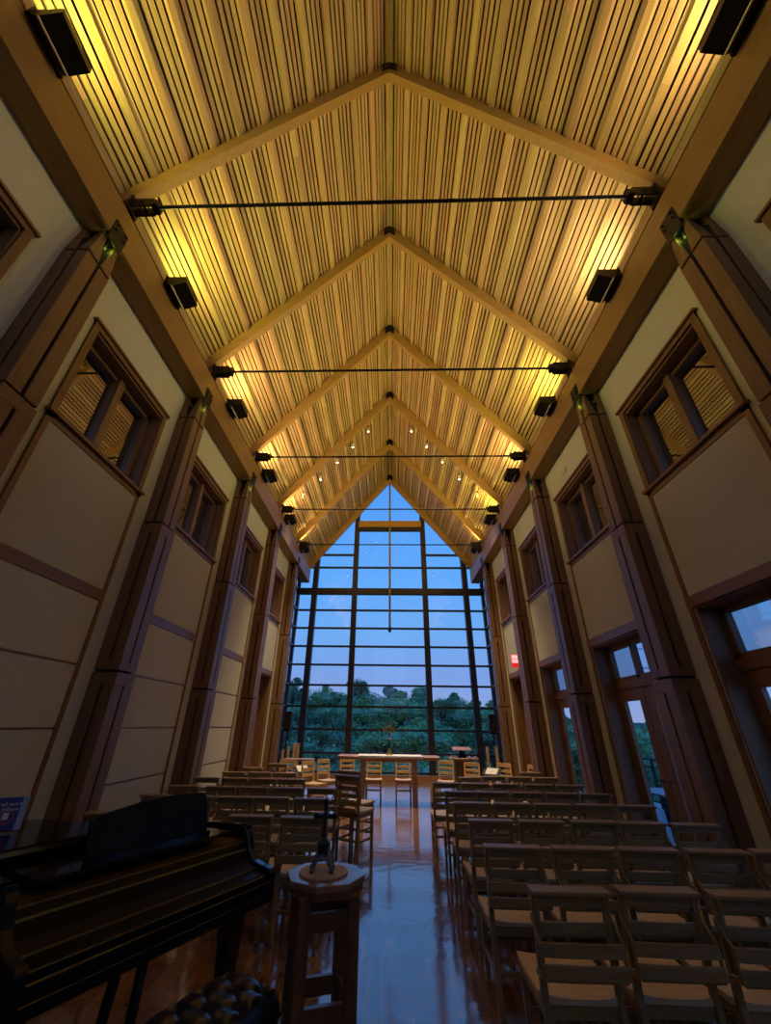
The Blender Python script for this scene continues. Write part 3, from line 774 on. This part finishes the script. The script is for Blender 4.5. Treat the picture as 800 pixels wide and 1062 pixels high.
for x, y in ((-.62,.22),(.62,.22),(-.36,1.45)):
    lg = obj('leg', MB().frustum((x-.035,x+.035,y-.035,y+.035,.07),(x-.065,x+.065,y-.065,y+.065,.62)), P_, pn, bevel=.004)
    obj('caster', MB().tube([(x-.02,y,.035),(x+.02,y,.035)], .035, 14), M['brass'], lg)
ly = MB()
for x in (-.07,.07): ly.bar((x,.30,.62),(x*1.3,.34,.19),.04,.04,w2=.035)
ly.box(-.16,.16,.27,.40,.11,.19); lyo = obj('pedal_lyre', ly, P_, pn)
for x in (-.08,0,.08): obj('pedal', MB().box(x-.012,x+.012,.14,.28,.10,.115), M['brass'], lyo)
# sheet holder on the lid
t = thing('flyer_holder', 'clear stand holding a blue printed flyer on the piano lid', 'flyer', (-2.40, 3.03, 1.033), .62)
obj('sheet', MB().poly([(-.15,0,0),(.10,0,0),(.10,.0,.30),(-.15,.0,.30)], [(0,1,2,3)]), mat('flyer margin', (.34,.45,.58), .4), t)
obj('printed_panel', MB().poly([(-.15,-.002,0.004),(.045,-.002,0.004),(.045,-.002,.295),(-.15,-.002,.295)], [(0,1,2,3)]), M['blue'], t)
obj('stand_base', MB().box(-.155,.105,-.03,.05,-.001,.004), M['piano'], t)
rg = MB(); rp_ = [(r*math.cos(k*PI/12), r*math.sin(k*PI/12), 0) for r in (.052,.074) for k in range(24)]
rg.poly(rp_, [(k,(k+1)%24,24+(k+1)%24,24+k) for k in range(24)]); o = obj('ring_print', rg, M['redprint'], t); o.rotation_euler = (PI/2,0,0); o.location = (-.055,-.0035,.13)
obj('badge', MB().box(-.08,-.03,-.006,-.005,.10,.16), M['paper'], t)
for k, sline in enumerate(('ed more', 'rniture')):
    x = obj('lettering', text_mb(sline, .05, .0005), M['paper'], t); x.rotation_euler = (PI/2,0,0); x.location = (-.035,-.004,.235-.045*k)

t.scale = (.62,.62,.60)
# ------------------------------------------------------------------ tufted bench
ben = thing('piano_bench', 'black button-tufted leather piano bench at the lower left', 'bench', (-.855, 2.545, 0), A)
nx, ny = 72, 36; L_, W_ = .76, .38; top = []; btn = []
for r in range(3):
    for c in range(5 if r % 2 == 0 else 4):
        btn.append((-.30+.15*c+(0 if r % 2 == 0 else .075), -.12+.12*r))
def hz(x, y):
    ex = min(1, (L_/2-abs(x))/.06); ey = min(1, (W_/2-abs(y))/.06); e = math.sqrt(max(0, 1-(1-ex)**2))*math.sqrt(max(0, 1-(1-ey)**2))
    z = .405+.105*e
    dm = min(math.hypot(x-a, y-b) for a, b in btn)
    z -= .040*math.exp(-(dm/.024)**2) + .012*math.exp(-(dm/.06)**2)
    for sg in (1,-1):
        w = (x + .30 + sg*(y+.12)*.075/.12)/.15
        d = abs(w-round(w))*.15*.85
        if abs(y) < .15: z -= .012*math.exp(-(d/.008)**2)*e
    return z
mb = MB(); vs = []
for j in range(ny+1):
    for i in range(nx+1):
        x = -L_/2+L_*i/nx; y = -W_/2+W_*j/ny; vs.append((x, y, hz(x, y)))
fs = [(j*(nx+1)+i, j*(nx+1)+i+1, (j+1)*(nx+1)+i+1, (j+1)*(nx+1)+i) for j in range(ny) for i in range(nx)]
mb.poly(vs, fs); mb.box(-L_/2,L_/2,-W_/2,W_/2,.395,.41); obj('cushion', mb, M['leather'], ben, smooth=True)
bt = MB()
for a, b in btn: bt.lathe([(.012,0),(.010,.006),(.004,.009)], 10, (a, b, hz(a, b)-.001))
obj('buttons', bt, M['leather'], ben, smooth=True)
obj('frame', MB().box(-L_/2+.01,L_/2-.01,-W_/2+.01,W_/2-.01,.33,.395), M['piano'], ben)
for sx in (-1,1):
    for sy in (-1,1): obj('leg', MB().frustum((sx*.33-.018,sx*.33+.018,sy*.14-.018,sy*.14+.018,0),(sx*.33-.026,sx*.33+.026,sy*.14-.026,sy*.14+.026,.33)), M['piano'], ben)

# ------------------------------------------------------------------ pedestal with standing cross
ps = thing('pedestal_stand', 'octagonal-topped wooden pedestal on four slim legs beside the piano', 'pedestal', (-.352, 2.92, 0), .33)
oc = [(.228*math.cos(PI/8+k*PI/4), .228*math.sin(PI/8+k*PI/4)) for k in range(8)]
obj('top', MB().prism(oc, 'z', .868, .90), M['stand_top'], ps, bevel=.004)
oc2 = [(x*.94, y*.94) for x, y in oc]; obj('apron', MB().prism(oc2, 'z', .835, .868), M['stand'], ps)
for sx in (-1,1):
    for sy in (-1,1): obj('leg', MB().bar((sx*.132,sy*.132,0),(sx*.132,sy*.132,.84),.062,.062), M['stand'], ps, bevel=.004)
for z in (.70,.36):
    st = MB()
    for s in (-1,1): st.box(-.13,.13,s*.132-.014,s*.132+.014,z,z+.075); st.box(s*.132-.014,s*.132+.014,-.13,.13,z,z+.075)
    obj('stretcher', st, M['stand'], ps)
ck = obj('cork_mat', MB().lathe([(.138,0),(.140,.004),(.138,.010)], 32), M['cork'], smooth=False); ck.location = (-.365, 2.915, .90)
tag(ck, 'round cork mat on top of the octagonal pedestal', 'mat')
cr = thing('standing_cross', 'small dark ornate crucifix on an arched footed base', 'crucifix', (-.372, 2.90, .910), .05)
b = MB()
for sx in (-1,1):
    for sy in (-1,1):
        b.tube([(sx*.05,sy*.04,.012),(sx*.058,sy*.046,.03),(sx*.045,sy*.036,.055),(sx*.03,sy*.025,.075)], .013, 8)
        b.lathe([(.006,0),(.014,.006),(.016,.014),(.006,.026)], 10, (sx*.055,sy*.044,0))
for s in (-1,1): b.tube([(-.045,s*.04,.03),(-.03,s*.038,.058),(0,s*.036,.068),(.03,s*.038,.058),(.045,s*.04,.03)], .009, 8)
obj('arched_foot', b, M['pewter'], cr, smooth=True)
b = MB(); b.frustum((-.042,.042,-.034,.034,.065),(-.033,.033,-.028,.028,.085)); b.box(-.030,.030,-.026,.026,.085,.128); b.frustum((-.04,.04,-.034,.034,.128),(-.036,.036,-.03,.03,.136)); b.frustum((-.034,.034,-.028,.028,.136),(-.012,.012,-.01,.01,.156))
obj('plinth', b, M['darkmetal'], cr, bevel=.002)
b = MB(); b.box(-.010,.010,-.007,.007,.15,.32); b.box(-.052,.052,-.007,.007,.245,.268)
for x, z in ((-.054,.2565),(.054,.2565),(0,.326)):
    for dx, dz in ((-.008,0),(.008,0),(0,.009),(0,-.009)): b.tube([(x+dx,-.008,z+dz),(x+dx,.008,z+dz)], .010, 8)
b.lathe([(.008,.152),(.016,.162),(.016,.17),(.008,.18)], 10)
obj('cross', b, M['darkmetal'], cr)
b = MB(); b.tube([(0,-.012,.195),(0,-.014,.235),(0,-.012,.262)], .007, 8); b.tube([(-.04,-.011,.265),(0,-.013,.252),(.04,-.011,.265)], .004, 6); b.lathe([(.004,.262),(.008,.268),(.008,.276),(.003,.282)], 8, (0,-.012,0))
obj('corpus', b, M['darkmetal'], cr, smooth=True)

# ------------------------------------------------------------------ outside: railing, bench, trees
rl = thing('railing', 'dark metal railing with thin balusters along the terrace edge', 'railing', (6.75, 6.7, -.06))
obj('top_rail', MB().box(-.025,.025,-8,8.6,1.02,1.06), M['black'], rl); obj('bottom_rail', MB().box(-.015,.015,-8,8.6,.10,.13), M['black'], rl); obj('middle_rail', MB().box(-.015,.015,-8,8.6,.86,.885), M['black'], rl)
for k in range(11): obj('post', MB().box(-.025,.025,-8+1.66*k-.025,-8+1.66*k+.025,0,1.02), M['black'], rl)
bm_ = MB()
for k in range(138): bm_.box(-.007,.007,-7.93+.12*k-.007,-7.93+.12*k+.007,.12,.87)
tag(obj('baluster', bm_, M['black'], rl), kind='stuff')
rl2 = thing('railing', 'short dark metal railing closing the far end of the terrace', 'railing', (5.33, 15.3, -.06))
obj('top_rail', MB().box(-1.35,1.35,-.025,.025,1.02,1.06), M['black'], rl2); obj('bottom_rail', MB().box(-1.35,1.35,-.015,.015,.10,.13), M['black'], rl2)
for x in (-1.3,0,1.3): obj('post', MB().box(x-.025,x+.025,-.025,.025,0,1.02), M['black'], rl2)
bm_ = MB()
for k in range(21): bm_.box(-1.24+.12*k-.007,-1.24+.12*k+.007,-.007,.007,.12,1.02)
tag(obj('baluster', bm_, M['black'], rl2), kind='stuff')
pb = thing('patio_table', 'low dark metal table standing on the terrace', 'table', (5.35, 9.4, -.06), .1)
obj('table_top', MB().box(-.35,.35,-.5,.5,.62,.65), M['deck'], pb)
for sx in (-1,1):
    for sy in (-1,1): obj('leg', MB().box(sx*.3-.02,sx*.3+.02,sy*.45-.02,sy*.45+.02,0,.62), M['black'], pb)

def leaf_mesh(seed, n, blobs, size):
    r = random.Random(seed); mb = MB(); v = mb.v; f = mb.f
    for _ in range(n):
        cx, cy, cz, rx, rz = r.choice(blobs)
        a = r.uniform(0, 2*PI); u = r.uniform(-1, 1); q = math.sqrt(1-u*u); rad = r.uniform(.55, 1.08)
        c = Vector((cx+rx*rad*q*math.cos(a), cy+rx*rad*q*math.sin(a), cz+rz*rad*u))
        d = Vector((r.gauss(0,1), r.gauss(0,1), r.gauss(0,1)-.2)).normalized(); e = d.orthogonal().normalized()
        e.rotate(Matrix.Rotation(r.uniform(0,6.28), 3, d)); w = e.cross(d)
        s = size*r.uniform(.6, 1.4); i = len(v)
        v += [tuple(c - e*s), tuple(c + w*s*.5), tuple(c + e*s), tuple(c - w*s*.5)]; f.append((i,i+1,i+2,i+3))
    me = bpy.data.meshes.new('foliage'); me.from_pydata(v, [], f); return me
def tree_kind(seed, mkey, tall):
    r = random.Random(seed); blobs = []
    H = 10.0
    for k in range(20):
        z = r.uniform(2.2, H-.8); w = 2.9*(1-abs(z-4.8)/7.0) if not tall else 2.5*(1-(z-2.0)/9.5)
        a = r.uniform(0, 6.28); blobs.append((w*.8*math.cos(a), w*.8*math.sin(a), z, r.uniform(.7,1.25), r.uniform(.5,.9)))
    main = list(blobs)
    blobs.append((0,0,H-.7,.55,.75))
    for k in range(22):
        a = r.uniform(0, 6.28); z = r.uniform(H-3.6, H); w = 2.6*(H+.5-z)/4.1*r.uniform(.5,1)
        blobs.append((w*math.cos(a), w*math.sin(a), z, r.uniform(.18,.34), r.uniform(.16,.36)))
    fol = leaf_mesh(seed, 20000, blobs, .08); fol.materials.append(M[mkey])
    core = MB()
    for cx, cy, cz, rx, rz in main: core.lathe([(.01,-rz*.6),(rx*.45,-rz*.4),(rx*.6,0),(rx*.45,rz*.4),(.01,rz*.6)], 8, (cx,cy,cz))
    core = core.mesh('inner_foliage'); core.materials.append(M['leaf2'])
    tr = MB().tube([(0,0,0),(.1,0,3),(0,.1,6),(.05,0,9.4)], .22, 8, .04)
    for bx, by, bz, rx, rz in blobs[20:]: tr.tube([(0,0,max(3,bz-2.2)),(bx*.5,by*.5,bz-.9),(bx,by,bz)], .06, 5, .015)
    tr = tr.mesh('trunk'); tr.materials.append(M['trunk'])
    return fol, core, tr
KIND = [tree_kind(1,'leaf0',False), tree_kind(2,'leaf1',False), tree_kind(3,'leaf2',True)]
def tree(k, x, y, ztop, h, lab, group, sc=1.0):
    z0 = ztop-h; s = h/10.0
    t = thing('tree', lab, 'tree', (x,y,z0), random.uniform(0,6.28), group); t.scale = (s*sc, s*sc, s)
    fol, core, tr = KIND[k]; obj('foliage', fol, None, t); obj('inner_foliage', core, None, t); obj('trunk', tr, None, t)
ORDT = ['farthest left','second from the left','third from the left','fourth from the left','fifth from the left','sixth from the left','fifth from the right','fourth from the right','third from the right','second from the right','farthest right']
def line(y, x0, dx, tops, h, name, kinds, sc=1.0):
    n = len(tops)
    for k, zt in enumerate(tops):
        nm = ORDT[k] if k < (n+1)//2 else ORDT[11-(n-k)]
        tree(kinds[k % len(kinds)], x0+dx*k+random.uniform(-.8,.8), y+random.uniform(-2,2), zt, h*random.uniform(.9,1.1), 'tree in the %s behind the glass wall, %s' % (name, nm), 'trees behind the glass wall', sc)
# view rises about .105 per metre at the tree tops
line(82, -32, 6.4, [6.5,8.2,9.6,8.4,9.6,8.6,8.6,7.4,6.0,4.6,4.0], 17, 'tall far line', [2,0,2,1,0], 1.25)
line(66, -24, 5.2, [4.6,5.6,5.0,6.2,5.4,6.4,5.6,5.2,4.2,3.2,2.8], 15, 'middle line', [0,1,2,0,1,1], 1.4)
line(52, -17, 4.0, [1.8,2.2,1.6,2.4,1.8,2.3,1.7,2.1,1.4,1.0,.6], 13, 'near line', [1,0,0,2,1], 1.45)
line(40, -11, 3.2, [-1.0,-.6,-1.2,-.7,-1.0,-.6,-1.1,-1.4], 11, 'lowest line', [0,1,2,1], 1.5)
rt = [(20,14,.4),(23,22,1.2),(27,32,2.0),(21,8,.2),(34,44,2.9),(30,24,2.0),(19,27,.9),(40,60,3.6),(36,34,2.6),(27,46,2.6),(46,50,3.6),(30,15,1.6),(52,72,4.2),(24,38,1.6)]
for k, (x, y, zt) in enumerate(rt):
    tree((k+1) % 3, x, y, zt, 11, 'tree beyond the terrace railing on the right, %s' % ['nearest the doors','beside the nearest tree','mid slope','closest to the viewer','far slope','behind the nearest pair','by the glass corner','on the far ridge left','mid ridge','in the valley left','on the far ridge right','on the near slope right','farthest of all','in the valley below'][k], 'trees beyond the terrace', 1.35)

# ------------------------------------------------------------------ added green point lights imitating uplight spill in the capitals
for s in (-1, 1):
    li = bpy.data.lights.new('capital spill light', 'POINT'); li.energy = .35; li.color = (.55,1,.12); li.shadow_soft_size = .02
    for i in (0, 1, 2):
        lo = bpy.data.objects.new('capital_spill', li); C.objects.link(lo); lo.location = (s*(XW-.29), B(i)+.03, 6.72)

# ------------------------------------------------------------------ world
w = bpy.data.worlds.new('dusk sky'); scene.world = w; w.use_nodes = True
nt = w.node_tree; bg = nt.nodes['Background']
tc = nt.nodes.new('ShaderNodeTexCoord'); sp = nt.nodes.new('ShaderNodeSeparateXYZ'); rp = nt.nodes.new('ShaderNodeValToRGB')
nt.links.new(tc.outputs['Generated'], sp.inputs[0]); nt.links.new(sp.outputs['Z'], rp.inputs['Fac']); nt.links.new(rp.outputs['Color'], bg.inputs['Color'])
cr_ = rp.color_ramp; cr_.elements[0].position = 0.0; cr_.elements[0].color = (.30,.39,.72,1)
cr_.elements[1].position = .62; cr_.elements[1].color = (.06,.31,1.0,1)
e = cr_.elements.new(.10); e.color = (.195,.355,.82,1); e = cr_.elements.new(.20); e.color = (.15,.41,.95,1); e = cr_.elements.new(.33); e.color = (.10,.40,1.05,1)
bg.inputs['Strength'].default_value = 1.0

# ------------------------------------------------------------------ camera
F, TH, YAW, ROLL = 405.221, .484, -.032, -.015
cam = bpy.data.cameras.new('camera'); cam.sensor_width = 36; cam.sensor_fit = 'AUTO'; cam.lens = F*36/1062
cam.shift_x = 6.628/1062; cam.shift_y = 8.906/1062; cam.clip_start = .05; cam.clip_end = 500
c, s = math.cos(ROLL), math.sin(ROLL)
R0 = Vector((1,0,0)); U0 = Vector((0,-math.sin(TH),math.cos(TH))); F0 = Vector((0,math.cos(TH),math.sin(TH)))
Rv = R0*c - U0*s; Uv = R0*s + U0*c
cy, sy = math.cos(YAW), math.sin(YAW)
yw = lambda v: Vector((cy*v.x + sy*v.y, -sy*v.x + cy*v.y, v.z))
Rv, Uv, Fv = yw(Rv), yw(Uv), yw(F0)
mw = Matrix(((Rv.x,Uv.x,-Fv.x,.017),(Rv.y,Uv.y,-Fv.y,0),(Rv.z,Uv.z,-Fv.z,1.65),(0,0,0,1)))
co_ = bpy.data.objects.new('camera', cam); C.objects.link(co_); co_.matrix_world = mw
scene.camera = co_
scene.view_settings.view_transform = 'Standard'; scene.view_settings.look = 'None'; scene.view_settings.exposure = 0; scene.view_settings.gamma = 1.10
try:
    scene.cycles.use_denoising = True
    scene.cycles.max_bounces = 10; scene.cycles.diffuse_bounces = 5; scene.cycles.glossy_bounces = 5; scene.cycles.transparent_max_bounces = 16
    scene.cycles.sample_clamp_indirect = 8
except Exception: pass
